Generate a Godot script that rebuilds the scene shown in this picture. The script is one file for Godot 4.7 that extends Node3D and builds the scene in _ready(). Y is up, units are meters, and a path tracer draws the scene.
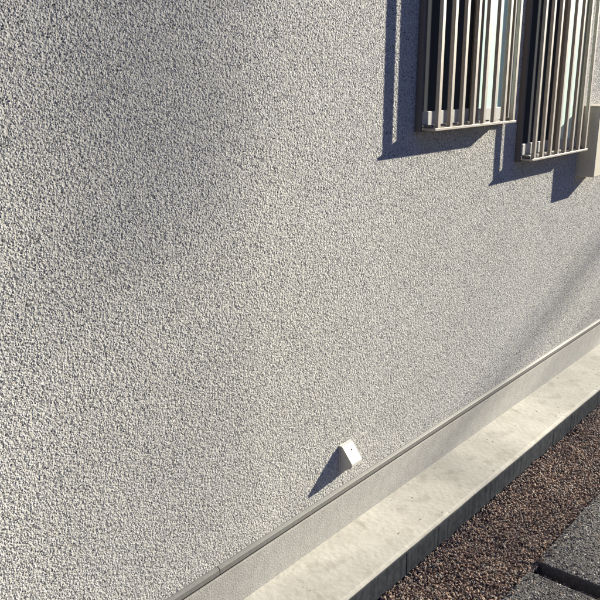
extends Node3D

# ------------------------------------------------------------------ helpers
var rng := RandomNumberGenerator.new()

func tri(st: SurfaceTool, a: Vector3, b: Vector3, c: Vector3, inside: Vector3) -> void:
	var n := (b - a).cross(c - a)
	if n.length() < 1e-12:
		return
	n = n.normalized()
	if n.dot((a + b + c) / 3.0 - inside) < 0.0:
		n = -n
		st.set_normal(n); st.add_vertex(a)
		st.set_normal(n); st.add_vertex(b)
		st.set_normal(n); st.add_vertex(c)
	else:
		st.set_normal(n); st.add_vertex(a)
		st.set_normal(n); st.add_vertex(c)
		st.set_normal(n); st.add_vertex(b)

func quad(st: SurfaceTool, a: Vector3, b: Vector3, c: Vector3, d: Vector3, inside: Vector3) -> void:
	tri(st, a, b, c, inside)
	tri(st, a, c, d, inside)

func begin() -> SurfaceTool:
	var st := SurfaceTool.new()
	st.begin(Mesh.PRIMITIVE_TRIANGLES)
	return st

# a box with chamfered edges
func cbox(st: SurfaceTool, lo: Vector3, hi: Vector3, ch: float) -> void:
	var m := (lo + hi) * 0.5
	var h := (hi - lo) * 0.5
	for ax in 3:
		var u := (ax + 1) % 3
		var v := (ax + 2) % 3
		for s in [-1.0, 1.0]:
			var p := []
			for k in [[-1, -1], [1, -1], [1, 1], [-1, 1]]:
				var q := Vector3.ZERO
				q[ax] = s * h[ax]
				q[u] = k[0] * (h[u] - ch)
				q[v] = k[1] * (h[v] - ch)
				p.append(m + q)
			quad(st, p[0], p[1], p[2], p[3], m)
			for s2 in [-1.0, 1.0]:      # the chamfer between this face and the next axis' face
				var e := []
				for k in [-1.0, 1.0]:
					var a := Vector3.ZERO
					a[ax] = s * h[ax]; a[u] = s2 * (h[u] - ch); a[v] = k * (h[v] - ch)
					var b := Vector3.ZERO
					b[ax] = s * (h[ax] - ch); b[u] = s2 * h[u]; b[v] = k * (h[v] - ch)
					e.append([m + a, m + b])
				quad(st, e[0][0], e[0][1], e[1][1], e[1][0], m)
	for sx in [-1.0, 1.0]:
		for sy in [-1.0, 1.0]:
			for sz in [-1.0, 1.0]:
				tri(st, m + Vector3(sx * h.x, sy * (h.y - ch), sz * (h.z - ch)), m + Vector3(sx * (h.x - ch), sy * h.y, sz * (h.z - ch)), m + Vector3(sx * (h.x - ch), sy * (h.y - ch), sz * h.z), m)

# a profile given as (z, y) points, drawn along x
func prism(st: SurfaceTool, prof: PackedVector2Array, x0: float, x1: float) -> void:
	var ctr := Vector2.ZERO
	for p in prof:
		ctr += p
	ctr /= prof.size()
	var ccw := 0.0
	for i in prof.size():
		ccw += prof[i].cross(prof[(i + 1) % prof.size()])
	for i in prof.size():
		var a := prof[i]
		var b := prof[(i + 1) % prof.size()]
		var out := Vector2(b.y - a.y, a.x - b.x) * signf(ccw)
		var mid := (a + b) * 0.5 - out
		quad(st, Vector3(x0, a.y, a.x), Vector3(x1, a.y, a.x), Vector3(x1, b.y, b.x), Vector3(x0, b.y, b.x), Vector3((x0 + x1) * 0.5, mid.y, mid.x))
	var t := Geometry2D.triangulate_polygon(prof)
	for k in range(0, t.size(), 3):
		for x in [x0, x1]:
			tri(st, Vector3(x, prof[t[k]].y, prof[t[k]].x), Vector3(x, prof[t[k + 1]].y, prof[t[k + 1]].x), Vector3(x, prof[t[k + 2]].y, prof[t[k + 2]].x), Vector3((x0 + x1) * 0.5, prof[t[k]].y, prof[t[k]].x))

func tube(st: SurfaceTool, pts: Array, r0: float, r1: float, sides := 7) -> void:
	for i in pts.size() - 1:
		var a: Vector3 = pts[i]
		var b: Vector3 = pts[i + 1]
		var d := (b - a).normalized()
		var u := d.cross(Vector3(0.31, 0.9, 0.17)).normalized()
		var v := d.cross(u)
		var ra := lerpf(r0, r1, float(i) / (pts.size() - 1))
		var rb := lerpf(r0, r1, float(i + 1) / (pts.size() - 1))
		for k in sides:
			var t0 := TAU * k / sides
			var t1 := TAU * (k + 1) / sides
			var n0 := u * cos(t0) + v * sin(t0)
			var n1 := u * cos(t1) + v * sin(t1)
			quad(st, a + n0 * ra, a + n1 * ra, b + n1 * rb, b + n0 * rb, (a + b) * 0.5)

func part(called: String, st: SurfaceTool, m: Material, parent: Node = self) -> MeshInstance3D:
	var o := MeshInstance3D.new()
	o.name = called
	o.mesh = st.commit()
	o.material_override = m
	parent.add_child(o, true)
	return o

func thing(called: String, label: String, category: String, at := Vector3.ZERO, group := "") -> Node3D:
	var o := Node3D.new()
	o.name = called
	add_child(o, true)
	o.position = at
	tag(o, label, category, group)
	return o

func tag(o: Node, label: String, category: String, group := "", kind := "") -> void:
	if label: o.set_meta("label", label)
	if category: o.set_meta("category", category)
	if group: o.set_meta("group", group)
	if kind: o.set_meta("kind", kind)

func lin(r: float, g: float, b: float) -> Color:
	return Color(r, g, b).linear_to_srgb()

func noise(seed_: int, freq: float, octaves := 3, type := FastNoiseLite.TYPE_SIMPLEX_SMOOTH) -> FastNoiseLite:
	var n := FastNoiseLite.new()
	n.seed = seed_
	n.frequency = freq
	n.noise_type = type
	n.fractal_octaves = octaves
	return n

func grey(n: FastNoiseLite, size := 512) -> Image:
	var im := n.get_seamless_image(size, size)
	im.convert(Image.FORMAT_L8)
	return im

func tex(im: Image) -> ImageTexture:
	return ImageTexture.create_from_image(im)

# colour texture: linear colours lo..hi mixed by several seamless noises [image, weight]
func mixed(layers: Array, lo: Color, hi: Color, size := 512) -> Image:
	var im := Image.create(size, size, false, Image.FORMAT_RGB8)
	var data: Array = []
	var wsum := 0.0
	for l in layers:
		data.append((l[0] as Image).get_data())
		wsum += l[1]
	for i in size * size:
		var t := 0.0
		for k in layers.size():
			t += data[k][i] / 255.0 * layers[k][1]
		t = clampf((t / wsum - 0.5) * 1.7 + 0.5, 0.0, 1.0)
		im.set_pixel(i % size, i / size, lo.lerp(hi, t).linear_to_srgb())
	return im

func mat(c: Color, rough := 0.8, metal := 0.0) -> StandardMaterial3D:
	var m := StandardMaterial3D.new()
	m.albedo_color = c
	m.roughness = rough
	m.metallic = metal
	return m

func surf(m: StandardMaterial3D, colour: Image, bump: Image, metres: float, bump_cm: float) -> StandardMaterial3D:
	m.uv1_triplanar = true
	m.uv1_world_triplanar = true
	m.uv1_scale = Vector3.ONE / metres
	if colour:
		m.albedo_texture = tex(colour)
	if bump:
		m.heightmap_enabled = true
		m.heightmap_texture = tex(bump)
		m.heightmap_scale = bump_cm
	return m

# an irregular little stone about one unit across
func stone(seed_: int, rough: float) -> ArrayMesh:
	var r := RandomNumberGenerator.new()
	r.seed = seed_
	var g := (1.0 + sqrt(5.0)) / 2.0
	var v := [Vector3(-1, g, 0), Vector3(1, g, 0), Vector3(-1, -g, 0), Vector3(1, -g, 0), Vector3(0, -1, g), Vector3(0, 1, g), Vector3(0, -1, -g), Vector3(0, 1, -g), Vector3(g, 0, -1), Vector3(g, 0, 1), Vector3(-g, 0, -1), Vector3(-g, 0, 1)]
	for i in 12:
		v[i] = v[i].normalized() * 0.5 * r.randf_range(1.0 - rough, 1.0 + rough)
	var f := [0, 11, 5, 0, 5, 1, 0, 1, 7, 0, 7, 10, 0, 10, 11, 1, 5, 9, 5, 11, 4, 11, 10, 2, 10, 7, 6, 7, 1, 8, 3, 9, 4, 3, 4, 2, 3, 2, 6, 3, 6, 8, 3, 8, 9, 4, 9, 5, 2, 4, 11, 6, 2, 10, 8, 6, 7, 9, 8, 1]
	var st := begin()
	for k in range(0, 60, 3):
		tri(st, v[f[k]], v[f[k + 1]], v[f[k + 2]], Vector3.ZERO)
	return st.commit()

func scatter(called: String, mesh: Mesh, m: Material, xf: Array, cols: PackedColorArray, parent: Node) -> MultiMeshInstance3D:
	var mm := MultiMesh.new()
	mm.transform_format = MultiMesh.TRANSFORM_3D
	mm.use_colors = true
	mm.mesh = mesh
	mm.instance_count = xf.size()
	for i in xf.size():
		mm.set_instance_transform(i, xf[i])
		mm.set_instance_color(i, cols[i])
	var o := MultiMeshInstance3D.new()
	o.name = called
	o.multimesh = mm
	o.material_override = m
	o.set_meta("kind", "stuff")
	parent.add_child(o, true)
	return o

func turned() -> Basis:
	return Basis(Vector3(rng.randfn(), rng.randfn(), rng.randfn() + 0.001).normalized(), rng.randf() * TAU)

# ------------------------------------------------------------------ scene
const SUN := Vector3(3.1, 1.15, 1.0)
var M := {}

func _ready() -> void:
	rng.seed = 20
	# --- camera
	var cam := Camera3D.new()
	cam.name = "camera"
	add_child(cam)
	cam.position = Vector3(0.0, 1.438, 1.25)
	var pitch := deg_to_rad(16.294)
	var yaw := deg_to_rad(39.922)
	var fwd := Vector3(cos(yaw) * cos(pitch), -sin(pitch), -sin(yaw) * cos(pitch))
	cam.look_at(cam.position + fwd, Vector3.UP)
	cam.fov = 42.08
	cam.near = 0.05
	cam.far = 800.0
	cam.current = true
	# --- sky, exposure
	var we := WorldEnvironment.new()
	we.name = "world"
	var env := Environment.new()
	env.background_mode = Environment.BG_SKY
	var sm := ProceduralSkyMaterial.new()
	sm.sky_top_color = Color(0.12, 0.335, 0.68)
	sm.sky_horizon_color = Color(0.42, 0.60, 0.78)
	sm.sky_curve = 0.12
	sm.ground_bottom_color = Color(0.2, 0.18, 0.16)
	sm.ground_horizon_color = Color(0.3, 0.3, 0.3)
	sm.sun_angle_max = 1.0
	var sky := Sky.new()
	sky.sky_material = sm
	env.sky = sky
	env.background_energy_multiplier = 0.27
	env.tonemap_mode = Environment.TONE_MAPPER_LINEAR
	env.tonemap_exposure = 3.0
	env.sdfgi_enabled = true
	env.ssao_enabled = true
	env.ssil_enabled = true
	we.environment = env
	add_child(we)
	# --- sun
	var sun := DirectionalLight3D.new()
	sun.name = "sun"
	add_child(sun)
	sun.look_at_from_position(SUN * 10.0, Vector3.ZERO, Vector3.UP)
	sun.light_energy = 1.5
	sun.light_color = Color(1.0, 0.973, 0.905)
	sun.light_angular_distance = 0.5
	sun.shadow_enabled = true

	materials()
	build_ground()
	build_house()
	build_kerb()
	build_pavers()
	build_gravel()
	for w in [[2.0195, 1.267, "left"], [2.7165, 1.122, "right"]]:
		build_grille(w[0], w[1], "taupe metal slat grille over the window away from the wall box" if w[2] == "left" else "taupe metal slat grille over the window next to the beige wall box")
	build_vent()
	build_wall_box()
	build_shade_casters()

func materials() -> void:
	var fine := grey(noise(1, 0.09, 3))
	var mid := grey(noise(2, 0.03, 4))
	var big := grey(noise(3, 0.008, 4))
	var cell := noise(4, 0.055, 1, FastNoiseLite.TYPE_CELLULAR)
	cell.cellular_return_type = FastNoiseLite.RETURN_DISTANCE
	var lumps := grey(cell)
	# stucco between and beyond the modelled grains
	M.stucco = surf(mat(Color.WHITE, 0.95), mixed([[lumps, -0.6], [fine, 1.0], [mid, 0.4]], Color(0.29, 0.285, 0.262), Color(0.46, 0.452, 0.418)), lumps, 0.22, -0.2)
	M.grain = mat(Color.WHITE, 0.95)
	M.grain.vertex_color_use_as_albedo = true
	M.foundation = surf(mat(Color.WHITE, 0.92), mixed([[fine, 1.3], [mid, 0.6], [big, 0.8]], Color(0.245, 0.238, 0.218), Color(0.375, 0.364, 0.338)), fine, 0.28, 0.07)
	M.kerb = surf(mat(Color.WHITE, 0.9), kerb_colour(fine, mid, big), fine, 1.1, 0.07)
	M.dark_front = surf(mat(Color.WHITE, 0.95), mixed([[fine, 0.5], [mid, 1.0]], Color(0.032, 0.035, 0.039), Color(0.058, 0.062, 0.068)), mid, 0.6, 0.04)
	M.dark_front.metallic_specular = 0.1
	M.flashing = surf(mat(Color.WHITE, 0.55, 0.15), mixed([[fine, 0.5], [mid, 0.8]], Color(0.145, 0.143, 0.132), Color(0.19, 0.187, 0.172)), null, 0.3, 0.0)
	M.slat = surf(mat(Color.WHITE, 0.42, 0.6), mixed([[fine, 0.5], [mid, 0.8]], Color(0.36, 0.325, 0.28), Color(0.44, 0.40, 0.35)), null, 0.3, 0.0)
	M.frame = mat(lin(0.14, 0.123, 0.108), 0.7)
	M.sash = mat(lin(0.36, 0.355, 0.34), 0.5)
	M.screen = mat(lin(0.038, 0.042, 0.050), 0.95)
	M.screen.metallic_specular = 0.15
	M.pane = mat(lin(0.55, 0.70, 0.645), 0.35)
	M.pane.subsurf_scatter_enabled = true
	M.pane.subsurf_scatter_strength = 0.8
	M.plastic = surf(mat(Color.WHITE, 0.5), mixed([[fine, 0.4], [mid, 0.8]], Color(0.46, 0.425, 0.335), Color(0.53, 0.495, 0.40)), null, 0.3, 0.0)
	M.hood = surf(mat(Color.WHITE, 0.5), mixed([[fine, 0.4], [mid, 0.8]], Color(0.46, 0.44, 0.385), Color(0.53, 0.51, 0.455)), null, 0.1, 0.0)
	M.rubber = mat(lin(0.02, 0.02, 0.02), 0.7)
	M.stone = mat(Color.WHITE, 0.75)
	M.stone.vertex_color_use_as_albedo = true
	M.paver = surf(mat(Color.WHITE, 0.9), mixed([[fine, 0.6], [mid, 1.0]], Color(0.055, 0.05, 0.045), Color(0.12, 0.11, 0.10)), fine, 0.3, 0.15)
	M.soil = surf(mat(Color.WHITE, 0.95), mixed([[fine, 1.0], [mid, 1.0]], Color(0.035, 0.027, 0.022), Color(0.10, 0.08, 0.068)), fine, 0.4, 0.6)
	M.leaf = mat(lin(0.06, 0.10, 0.035), 0.6)
	M.leaf.backlight = Color(0.15, 0.25, 0.08)
	M.bark = surf(mat(Color.WHITE, 0.9), mixed([[fine, 0.6], [mid, 1.0]], Color(0.10, 0.08, 0.06), Color(0.22, 0.18, 0.14)), fine, 0.3, 0.4)
	M.pole = mat(lin(0.35, 0.34, 0.32), 0.9)

func kerb_colour(fine: Image, mid: Image, big: Image) -> Image:
	var size := 512
	var stain := grey(noise(31, 0.016, 4))
	var grain := grey(noise(32, 0.2, 2))
	var im := Image.create(size, size, false, Image.FORMAT_RGB8)
	for i in size * size:
		var x := i % size
		var y := i / size
		var t := clampf(0.5 + (mid.get_pixel(x, y).r - 0.5) * 0.7 + (big.get_pixel(x, y).r - 0.5) * 0.9 + (grain.get_pixel(x, y).r - 0.5) * 0.5, 0.0, 1.0)
		var c := Color(0.40, 0.380, 0.322).lerp(Color(0.495, 0.474, 0.412), t)
		var s := clampf((stain.get_pixel(x, y).r - 0.62) * 3.5, 0.0, 1.0)
		c = c.lerp(Color(0.25, 0.225, 0.18), s * 0.5)
		im.set_pixel(x, y, c.linear_to_srgb())
	rng.seed = 77
	for k in 150:      # pits and dirt specks
		im.set_pixel(rng.randi() % size, rng.randi() % size, Color(0.16, 0.13, 0.10).linear_to_srgb())
	return im

func build_ground() -> void:
	var st := begin()
	var y := -0.045
	quad(st, Vector3(-300, y, -300), Vector3(300, y, -300), Vector3(300, y, 300), Vector3(-300, y, 300), Vector3(0, -10, 0))
	var g := part("ground", st, M.soil)
	g.set_meta("kind", "structure")
	g.set_meta("label", "dark earth under the gravel")

# ------------------------------------------------------------------ house
const WX0 := -5.0
const WX1 := 22.0
const WTOP := 7.2
const WBOT := 0.2265

func build_house() -> void:
	var house := thing("house", "grey-white rough stucco house wall with two grilled windows", "house")
	var holes := [[2.0275, 2.5975, 1.275, 2.2], [2.7245, 3.2945, 1.130, 2.2]]
	var st := begin()
	var xs := [WX0, holes[0][0], holes[0][1], holes[1][0], holes[1][1], WX1]
	var back := -0.18
	for i in 5:
		var ys := [[WBOT, WTOP]]
		if i == 1 or i == 3:
			var h = holes[(i - 1) / 2]
			ys = [[WBOT, h[2]], [h[3], WTOP]]
			var c := Vector3((h[0] + h[1]) / 2, (h[2] + h[3]) / 2, back / 2)
			# the reveals face into the opening
			for q in [[Vector3(h[0], h[2], 0), Vector3(h[0], h[3], 0)], [Vector3(h[1], h[2], 0), Vector3(h[1], h[3], 0)], [Vector3(h[0], h[2], 0), Vector3(h[1], h[2], 0)], [Vector3(h[0], h[3], 0), Vector3(h[1], h[3], 0)]]:
				var a: Vector3 = q[0]
				var b: Vector3 = q[1]
				var m := (a + b) * 0.5
				quad(st, a, b, Vector3(b.x, b.y, back), Vector3(a.x, a.y, back), m + (m - Vector3(c.x, c.y, 0)) * 0.5)
		for yy in ys:
			for z in [0.0, back]:
				quad(st, Vector3(xs[i], yy[0], z), Vector3(xs[i + 1], yy[0], z), Vector3(xs[i + 1], yy[1], z), Vector3(xs[i], yy[1], z), Vector3(xs[i], yy[0], back / 2))
	for x in [WX0, WX1]:
		quad(st, Vector3(x, WBOT, 0), Vector3(x, WTOP, 0), Vector3(x, WTOP, back), Vector3(x, WBOT, back), Vector3(5, 2, -0.1))
	for y in [WBOT, WTOP]:
		quad(st, Vector3(WX0, y, 0), Vector3(WX1, y, 0), Vector3(WX1, y, back), Vector3(WX0, y, back), Vector3(5, 2, -0.1))
	var wall := part("wall", st, M.stucco, house)
	stucco_grains(wall, holes)
	# foundation below the flashing
	st = begin()
	prism(st, PackedVector2Array([Vector2(-0.19, -0.3), Vector2(-0.003, -0.3), Vector2(-0.003, 0.2015), Vector2(-0.0045, 0.203), Vector2(-0.035, 0.203), Vector2(-0.035, 0.2215), Vector2(-0.19, 0.2215)]), WX0 + 0.02, WX1 - 0.02)
	part("foundation", st, M.foundation, house)
	# drip flashing in two lengths with a joint
	for seg in [[WX0, 1.165], [1.1675, WX1]]:
		st = begin()
		prism(st, PackedVector2Array([Vector2(-0.0365, 0.2450), Vector2(0.003, 0.2435), Vector2(0.0105, 0.2400), Vector2(0.0115, 0.2385), Vector2(0.0115, 0.2252), Vector2(0.0105, 0.2240), Vector2(-0.001, 0.2240), Vector2(-0.0365, 0.2255)]), seg[0], seg[1])
		part("drip_flashing", st, M.flashing, house)
	# windows
	build_window(house, 2.0195, 1.267, 2.209)
	build_window(house, 2.7165, 1.122, 2.209)

func stucco_grains(wall: Node, holes: Array) -> void:
	rng.seed = 5
	var xf := []
	var cols := PackedColorArray()
	var tone := noise(51, 1.3, 3)
	var patch := noise(52, 7.0, 3)
	var step := 0.0034
	var x := 0.15
	while x < 4.7:
		var y := 0.25
		while y < 2.05:
			var px := x + rng.randf_range(-0.5, 0.5) * step * 1.3
			var py := y + rng.randf_range(-0.5, 0.5) * step * 1.3
			y += step
			if py < 0.2460:
				continue
			var skip := false
			for h in holes:
				if px > h[0] - 0.006 and px < h[1] + 0.006 and py > h[2] - 0.006 and py < h[3] + 0.006:
					skip = true
			if skip or rng.randf() < 0.10 + patch.get_noise_2d(px, py) * 0.16:
				continue
			var d := rng.randf_range(0.0019, 0.0046)
			var hgt := d * rng.randf_range(0.22, 0.45)
			var b := Basis(Vector3(0, 0, 1), rng.randf() * TAU) * Basis.from_scale(Vector3(d, d * rng.randf_range(0.65, 1.0), hgt)) * turned()
			xf.append(Transform3D(b, Vector3(px, py, hgt * rng.randf_range(-0.1, 0.3))))
			var v := rng.randf()
			var c: Color
			if v < 0.62:
				c = Color(0.55, 0.537, 0.503).lerp(Color(0.70, 0.685, 0.645), rng.randf())
			elif v < 0.79:
				c = Color(0.38, 0.374, 0.36).lerp(Color(0.54, 0.532, 0.51), rng.randf())
			elif v < 0.835:
				c = Color(0.49, 0.43, 0.345)
			else:
				c = Color(0.07, 0.07, 0.07).lerp(Color(0.20, 0.198, 0.195), rng.randf())
			var t := 1.0 + tone.get_noise_2d(px, py) * 0.13
			var warm := 1.0 + tone.get_noise_2d(px * 0.6 + 9.0, py * 0.6) * 0.07
			cols.append(Color(c.r * t, c.g * t, c.b * t / warm))
		x += step
	print("stucco grains ", xf.size())
	scatter("stucco_grain", stone(11, 0.16), M.grain, xf, cols, wall)

func build_window(house: Node, x0: float, y0: float, y1: float) -> void:
	var w := Node3D.new()
	w.name = "window"
	house.add_child(w, true)
	w.position = Vector3(x0, y0, 0)
	var W := 0.586
	var H := y1 - y0
	var f := 0.0115
	# outer frame: four members, mitred by butting
	var st := begin()
	cbox(st, Vector3(0, 0, -0.003), Vector3(f, H, 0.020), 0.0015)
	cbox(st, Vector3(W - f, 0, -0.003), Vector3(W, H, 0.020), 0.0015)
	cbox(st, Vector3(f + 0.0002, 0.0005, -0.003), Vector3(W - f - 0.0002, f + 0.006, 0.019), 0.0015)
	cbox(st, Vector3(f + 0.0002, H - f, -0.003), Vector3(W - f - 0.0002, H - 0.0005, 0.019), 0.0015)
	# deep jambs, sill track and head behind
	cbox(st, Vector3(0.0085, 0.0085, -0.16), Vector3(f - 0.0005, H - 0.0085, -0.0035), 0.001)
	cbox(st, Vector3(W - f + 0.0005, 0.0085, -0.16), Vector3(W - 0.0085, H - 0.0085, -0.0035), 0.001)
	cbox(st, Vector3(f - 0.0005, 0.0085, -0.16), Vector3(W - f + 0.0005, f + 0.002, -0.0035), 0.001)
	cbox(st, Vector3(f - 0.0005, H - f + 0.004, -0.16), Vector3(W - f + 0.0005, H - 0.0085, -0.0035), 0.001)
	part("frame", st, M.frame, w)
	# two sliding sashes: the right one outside, the left one behind it
	var mid := 0.375
	sash(w, mid - 0.012, W - f, f + 0.0025, H - f, 0.010, "pane", M.pane)
	sash(w, f, mid + 0.012, f + 0.0025, H - f, -0.018, "insect_screen", M.screen)
	st = begin()      # blind back behind the sashes
	cbox(st, Vector3(0.012, 0.012, -0.158), Vector3(W - 0.012, H - 0.012, -0.15), 0.001)
	part("inner_blind", st, M.screen, w)

func sash(w: Node, xa: float, xb: float, ya: float, yb: float, z: float, fill: String, fm: Material) -> void:
	var t := 0.026
	var s := 0.013
	for x in [xa, xb - s]:
		var st := begin()
		cbox(st, Vector3(x, ya, z - t), Vector3(x + s, yb, z), 0.0015)
		part("sash_stile", st, M.frame, w)
	for y in [[ya, ya + 0.042], [yb - 0.03, yb]]:
		var st := begin()
		cbox(st, Vector3(xa + s, y[0], z - t + 0.001), Vector3(xb - s, y[1], z - 0.001), 0.0015)
		part("sash_rail", st, M.sash, w)
	var pt := begin()
	cbox(pt, Vector3(xa + s - 0.004, ya + 0.038, z - 0.013), Vector3(xb - s + 0.004, yb - 0.026, z - 0.007), 0.0005)
	part(fill, pt, fm, w)

func build_grille(x0: float, y0: float, label: String) -> void:
	var g := thing("window_grille", label, "window grille", Vector3(x0, y0, 0), "slat grilles over the windows")
	var H := 2.209 - y0
	var zf := 0.063
	for i in 8:
		var st := begin()
		var x := 0.0270 + 0.0708 * i
		cbox(st, Vector3(x, 0.0135, zf - 0.0120), Vector3(x + 0.0165, H - 0.014, zf), 0.0012)
		part("slat", st, M.slat, g)
	for e in [[0.0055, 0.0133], [H - 0.0138, H - 0.0060]]:
		var st := begin()
		cbox(st, Vector3(0.010, e[0], zf - 0.040), Vector3(0.548, e[1], zf + 0.0025), 0.001)
		part("rail", st, M.slat, g)
	for bx in [0.014, 0.530]:
		for by in [0.006, H - 0.022]:
			var st := begin()
			cbox(st, Vector3(bx, by + 0.0075, 0.0205), Vector3(bx + 0.010, by + 0.016, zf - 0.012), 0.001)
			part("bracket", st, M.frame, g)

# ------------------------------------------------------------------ kerb, pavers, gravel
func build_kerb() -> void:
	var k := thing("concrete_kerb", "long cream concrete kerb along the foot of the stucco wall", "kerb")
	var n := noise(61, 14.0, 3)
	var xs := [-5.0, -3.0, -1.0]
	var x := 0.4
	while x < 5.2:
		xs.append(x)
		x += 0.012
	for q in [7.0, 10.0, 14.0, 22.0]:
		xs.append(q)
	var rows := []
	for q in xs:
		var a := n.get_noise_2d(q, 0.0) * 0.0013
		var b := n.get_noise_2d(q, 9.0) * 0.0013
		var c := n.get_noise_2d(q * 0.25, 20.0) * 0.0015
		var chip := maxf(0.0, n.get_noise_2d(q * 1.7, 40.0) - 0.42) * 0.008
		rows.append([Vector3(q, -0.2, -0.012), Vector3(q, 0.087, -0.012), Vector3(q, 0.0872 + c * 0.4, 0.1), Vector3(q, 0.0868 + c * 0.5, 0.1945 + a - chip), Vector3(q, 0.0845 + b * 0.5 - chip * 0.4, 0.2005 + a * 0.5 - chip * 0.5), Vector3(q, 0.0785 + b, 0.203), Vector3(q, -0.2, 0.203)])
	var st := begin()
	for i in rows.size() - 1:
		for j in 6:
			quad(st, rows[i][j], rows[i + 1][j], rows[i + 1][j + 1], rows[i][j + 1], Vector3((xs[i] + xs[i + 1]) * 0.5, 0.0, 0.09))
	part("kerb_slab", st, M.kerb, k)
	# dark charcoal strips in separate lengths over the kerb's front
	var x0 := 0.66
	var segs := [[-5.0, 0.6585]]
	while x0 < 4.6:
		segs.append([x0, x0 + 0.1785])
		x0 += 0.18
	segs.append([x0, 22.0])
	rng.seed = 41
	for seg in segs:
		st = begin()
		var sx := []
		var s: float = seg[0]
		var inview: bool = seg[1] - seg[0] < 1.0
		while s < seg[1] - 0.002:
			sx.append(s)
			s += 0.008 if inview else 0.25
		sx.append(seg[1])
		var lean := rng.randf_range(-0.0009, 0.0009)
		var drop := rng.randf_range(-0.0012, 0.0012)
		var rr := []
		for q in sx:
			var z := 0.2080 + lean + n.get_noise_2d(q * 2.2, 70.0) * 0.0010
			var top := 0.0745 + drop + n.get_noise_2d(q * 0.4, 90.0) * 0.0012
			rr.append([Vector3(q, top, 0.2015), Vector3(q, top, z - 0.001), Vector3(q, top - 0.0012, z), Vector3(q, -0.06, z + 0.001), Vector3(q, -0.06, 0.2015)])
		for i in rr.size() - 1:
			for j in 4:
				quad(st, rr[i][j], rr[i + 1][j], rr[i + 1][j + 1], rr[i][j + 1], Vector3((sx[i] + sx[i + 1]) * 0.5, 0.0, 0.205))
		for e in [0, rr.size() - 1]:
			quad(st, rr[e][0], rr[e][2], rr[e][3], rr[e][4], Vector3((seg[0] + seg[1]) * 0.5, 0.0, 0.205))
		part("dark_front_strip", st, M.dark_front, k)

const PAVERS := [[0.72, 1.32], [1.38, 1.98], [2.04, 2.64], [2.70, 3.30]]
const PZ0 := 0.482
const PZ1 := 1.082
const PTOP := 0.009

func build_pavers() -> void:
	var labels := ["paving slab behind the near slab, outside the picture's lower edge", "speckled dark grey paving slab at the near side of the dark gap", "speckled dark grey paving slab at the far side of the dark gap", "paving slab beyond the far speckled slab, past the right edge"]
	var chip := stone(23, 0.25)
	rng.seed = 9
	for i in 4:
		var p: Array = PAVERS[i]
		var t := thing("paving_slab", labels[i], "paving slab", Vector3(p[0], 0, PZ0), "speckled paving slabs in the gravel")
		var st := begin()
		var W: float = p[1] - p[0]
		var D := PZ1 - PZ0
		cbox(st, Vector3(0, -0.06, 0), Vector3(W, PTOP, D), 0.004)
		part("slab", st, M.paver, t)
		var xf := []
		var cols := PackedColorArray()
		var step := 0.0056
		var x := 0.005
		while x < W - 0.004:
			var z := 0.005
			while z < D - 0.004:
				var px := clampf(x + rng.randf_range(-0.5, 0.5) * step * 1.2, 0.004, W - 0.008)
				var pz := clampf(z + rng.randf_range(-0.5, 0.5) * step * 1.2, 0.004, D - 0.004)
				z += step
				var d := rng.randf_range(0.004, 0.0088)
				var b := Basis(Vector3.UP, rng.randf() * TAU) * Basis.from_scale(Vector3(d * rng.randf_range(1.0, 1.7), d * 0.8, d * 0.75)) * turned()
				xf.append(Transform3D(b, Vector3(px, PTOP - d * rng.randf_range(0.05, 0.3), pz)))
				var v := rng.randf()
				var c := Color(0.075, 0.07, 0.063).lerp(Color(0.16, 0.15, 0.134), rng.randf())
				if v < 0.30:
					c = Color(0.05, 0.049, 0.05).lerp(Color(0.11, 0.105, 0.105), rng.randf())
				elif v > 0.86:
					c = Color(0.36, 0.34, 0.31).lerp(Color(0.5, 0.48, 0.44), rng.randf())
				elif v > 0.80:
					c = Color(0.22, 0.16, 0.12)
				cols.append(c)
			x += step
		scatter("aggregate", chip, M.stone, xf, cols, t)

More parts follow.
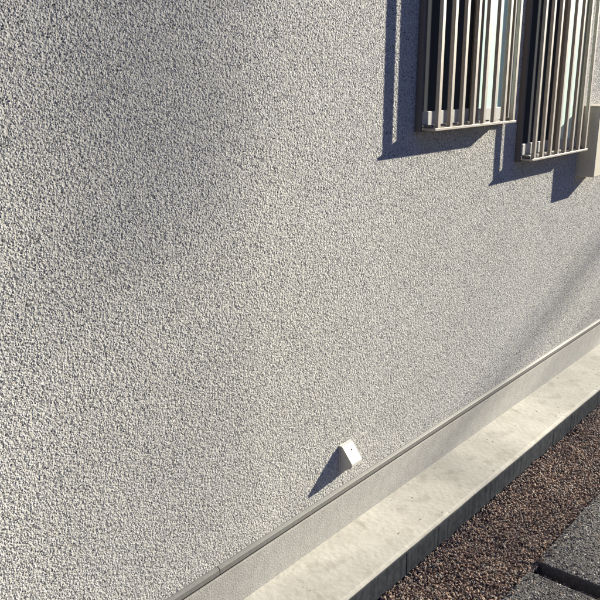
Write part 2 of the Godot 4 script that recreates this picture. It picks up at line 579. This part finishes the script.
func build_gravel() -> void:
	rng.seed = 13
	var xf := []
	var cols := PackedColorArray()
	var lie := noise(71, 5.0, 3)
	# two layers; no stones inside the slabs
	for layer in 2:
		var step := 0.0058
		var x := 0.5
		while x < 5.2:
			var z := 0.206
			while z < 1.4:
				var px := x + rng.randf_range(-0.6, 0.6) * step
				var pz := z + rng.randf_range(-0.6, 0.6) * step
				z += step
				if pz < 0.212:
					continue
				if pz > 0.75 and px > 3.4:
					continue
				var inside := false
				var gap := false
				if pz > PZ0 - 0.004 and pz < PZ1 + 0.004:
					for p in PAVERS:
						if px > p[0] - 0.004 and px < p[1] + 0.004:
							inside = true
					gap = not inside and px < 3.3 and pz > PZ0 + 0.01
				if inside:
					if layer == 0 or pz > PZ0 + 0.07 or rng.randf() > 0.16 * exp(-(pz - PZ0) / 0.018):
						continue
				var d := rng.randf_range(0.0042, 0.0102)
				var y := lie.get_noise_2d(px, pz) * 0.006 + (-0.004 if layer == 0 else 0.003) + rng.randf_range(-0.003, 0.003)
				if gap:
					y -= 0.030
				if inside:
					y = PTOP + 0.006
				var b := turned() * Basis.from_scale(Vector3(d * rng.randf_range(0.9, 1.5), d * rng.randf_range(0.5, 0.8), d))
				xf.append(Transform3D(b, Vector3(px, y, pz)))
				var v := rng.randf()
				var c := Color(0.24, 0.155, 0.108).lerp(Color(0.36, 0.247, 0.178), rng.randf())
				if v < 0.22:
					c = Color(0.09, 0.066, 0.052).lerp(Color(0.15, 0.11, 0.088), rng.randf())
				elif v < 0.34:
					c = Color(0.17, 0.15, 0.13).lerp(Color(0.25, 0.225, 0.195), rng.randf())
				elif v < 0.44:
					c = Color(0.28, 0.225, 0.175).lerp(Color(0.38, 0.32, 0.26), rng.randf())
				elif v < 0.52:
					c = Color(0.20, 0.12, 0.085)
				cols.append(c)
			x += step
	for i in 34:      # grit strayed onto the kerb
		var d := rng.randf_range(0.0014, 0.0038)
		xf.append(Transform3D(turned() * Basis.from_scale(Vector3(d * 1.3, d * 0.8, d)), Vector3(rng.randf_range(0.7, 4.0), 0.0872 + d * 0.3, rng.randf_range(0.01, 0.19))))
		cols.append(Color(0.14, 0.105, 0.085).lerp(Color(0.3, 0.25, 0.2), rng.randf()))
	print("gravel ", xf.size())
	var g := scatter("gravel", stone(17, 0.24), M.stone, xf, cols, self)
	tag(g, "reddish brown gravel between the kerb and the paving slabs", "gravel", "", "stuff")

# ------------------------------------------------------------------ things on the wall
func build_vent() -> void:
	var t := thing("vent_hood", "small white vent hood on the wall just above the flashing", "vent hood", Vector3(1.675, 0.29, 0))
	var W := 0.050
	# sloped front sheet, two cheeks, a top; open below
	var st := begin()
	prism(st, PackedVector2Array([Vector2(0.0, 0.090), Vector2(0.009, 0.090), Vector2(0.013, 0.087), Vector2(0.0475, 0.044), Vector2(0.0480, 0.036), Vector2(0.0455, 0.036), Vector2(0.0450, 0.042), Vector2(0.011, 0.0845), Vector2(0.0, 0.087)]), 0.0, W)
	part("cover", st, M.hood, t)
	for x in [0.0012, W - 0.0032]:
		st = begin()
		prism(st, PackedVector2Array([Vector2(0.0, 0.0868), Vector2(0.0108, 0.0843), Vector2(0.0449, 0.042), Vector2(0.0454, 0.034), Vector2(0.006, 0.002), Vector2(0.0, 0.0)]), x, x + 0.002)
		part("cheek", st, M.hood, t)
	st = begin()
	cbox(st, Vector3(-0.003, 0.004, -0.001), Vector3(W + 0.003, 0.092, 0.0035), 0.001)
	part("back_plate", st, M.plastic, t)
	st = begin()
	tube(st, [Vector3(0.025, 0.022, 0.0035), Vector3(0.025, 0.020, 0.022)], 0.012, 0.012, 14)
	part("pipe_end", st, M.plastic, t)
	st = begin()
	var n := Vector3(0, 0.0345, 0.043).normalized()
	var at := Vector3(0.030, 0.0745, 0.0231)
	tube(st, [at - n * 0.001, at + n * 0.0012, at + n * 0.0013], 0.0026, 0.0022, 10)
	for k in 10:
		var u := n.cross(Vector3.RIGHT)
		var a0 := Vector3.RIGHT * cos(TAU * k / 10) + u * sin(TAU * k / 10)
		var a1 := Vector3.RIGHT * cos(TAU * (k + 1) / 10) + u * sin(TAU * (k + 1) / 10)
		tri(st, at + n * 0.0013, at + n * 0.0012 + a0 * 0.0024, at + n * 0.0012 + a1 * 0.0024, at)
	part("screw", st, M.rubber, t)

func build_wall_box() -> void:
	var t := thing("wall_box", "beige utility box on the wall beside the lower window", "utility box", Vector3(3.330, 1.010, 0))
	var st := begin()
	cbox(st, Vector3(0, 0, 0.0), Vector3(0.182, 0.290, 0.079), 0.003)
	part("housing", st, M.plastic, t)
	st = begin()
	cbox(st, Vector3(-0.0025, 0.286, -0.001), Vector3(0.1845, 0.294, 0.082), 0.002)
	part("lid", st, M.plastic, t)
	st = begin()
	cbox(st, Vector3(-0.003, -0.003, -0.001), Vector3(0.185, 0.285, 0.004), 0.001)
	part("back_plate", st, M.plastic, t)

# ------------------------------------------------------------------ unseen things added to cast soft shade on the wall
func build_shade_casters() -> void:
	# tree added in the sun's path, crown shaped for the shade it throws
	rng.seed = 31
	var base := Vector3(1.00, 1.62, 0) + SUN * 6.8
	var t := thing("added_shade_tree", "unseen slim tree added in the path of the sun to shade the wall", "tree", Vector3(base.x, 0, base.z))
	var st := begin()
	tube(st, [Vector3(0.02, -0.1, 0), Vector3(-0.01, 2.5, 0.01), Vector3(0.01, 5.2, 0), Vector3(0, base.y + 0.9, 0)], 0.045, 0.008)
	part("trunk", st, M.bark, t)
	st = begin()
	for k in 560:
		var y := base.y + lerpf(1.4, -0.6, pow(rng.randf(), 1.25))
		var r := 0.30 * pow(rng.randf(), 0.8) * (1.0 if y > base.y - 0.1 else 0.7)
		var a := rng.randf() * TAU
		var c := Vector3(cos(a) * r, y, sin(a) * r * 0.4)
		var b := turned()
		var s := rng.randf_range(0.022, 0.042)
		var d := b * Vector3(s, 0, 0)
		var e := b * Vector3(0, s * 0.45, 0)
		quad(st, c - d, c + e, c + d, c - e, c + b.z * -1.0)
	for k in 26:
		var y := base.y + rng.randf_range(-0.45, 0.9)
		var a := rng.randf() * TAU
		tube(st, [Vector3(0, y, 0), Vector3(cos(a) * 0.14, y + 0.12, sin(a) * 0.14)], 0.006, 0.002, 5)
	part("crown", st, M.leaf, t)
	# unseen cables added for soft shade bands, with a pole to hold them
	var pole := thing("added_cable_pole", "unseen concrete pole added to hold the shading cables", "utility pole", Vector3(20.15, 0, 19.3))
	st = begin()
	tube(st, [Vector3(0, -0.2, 0), Vector3(0, 9, 0)], 0.17, 0.12, 16)
	part("shaft", st, M.pole, pole)
	st = begin()
	cbox(st, Vector3(-0.7, 7.9, -0.05), Vector3(0.7, 8.0, 0.05), 0.005)
	part("crossarm", st, M.pole, pole)
	var cables := [[20.6, 6.93, "topmost unseen cable added to shade the wall"], [20.0, 6.62, "second unseen cable from the top, added to shade the wall"], [20.3, 6.42, "third unseen cable from the top, added to shade the wall"], [19.8, 6.10, "lowest unseen cable added to shade the wall"]]
	for c in cables:
		st = begin()
		var pts := []
		for i in 25:
			var z := 0.02 + 19.0 * i / 24.0
			pts.append(Vector3(c[0], c[1] + 0.010 * (z - 5.2) + 0.0010 * (z - 5.2) * (z - 5.2), z))
		tube(st, pts, 0.014, 0.014, 8)
		var o := part("added_shade_cable", st, M.rubber)
		tag(o, c[2], "cable", "added cables that shade the wall")
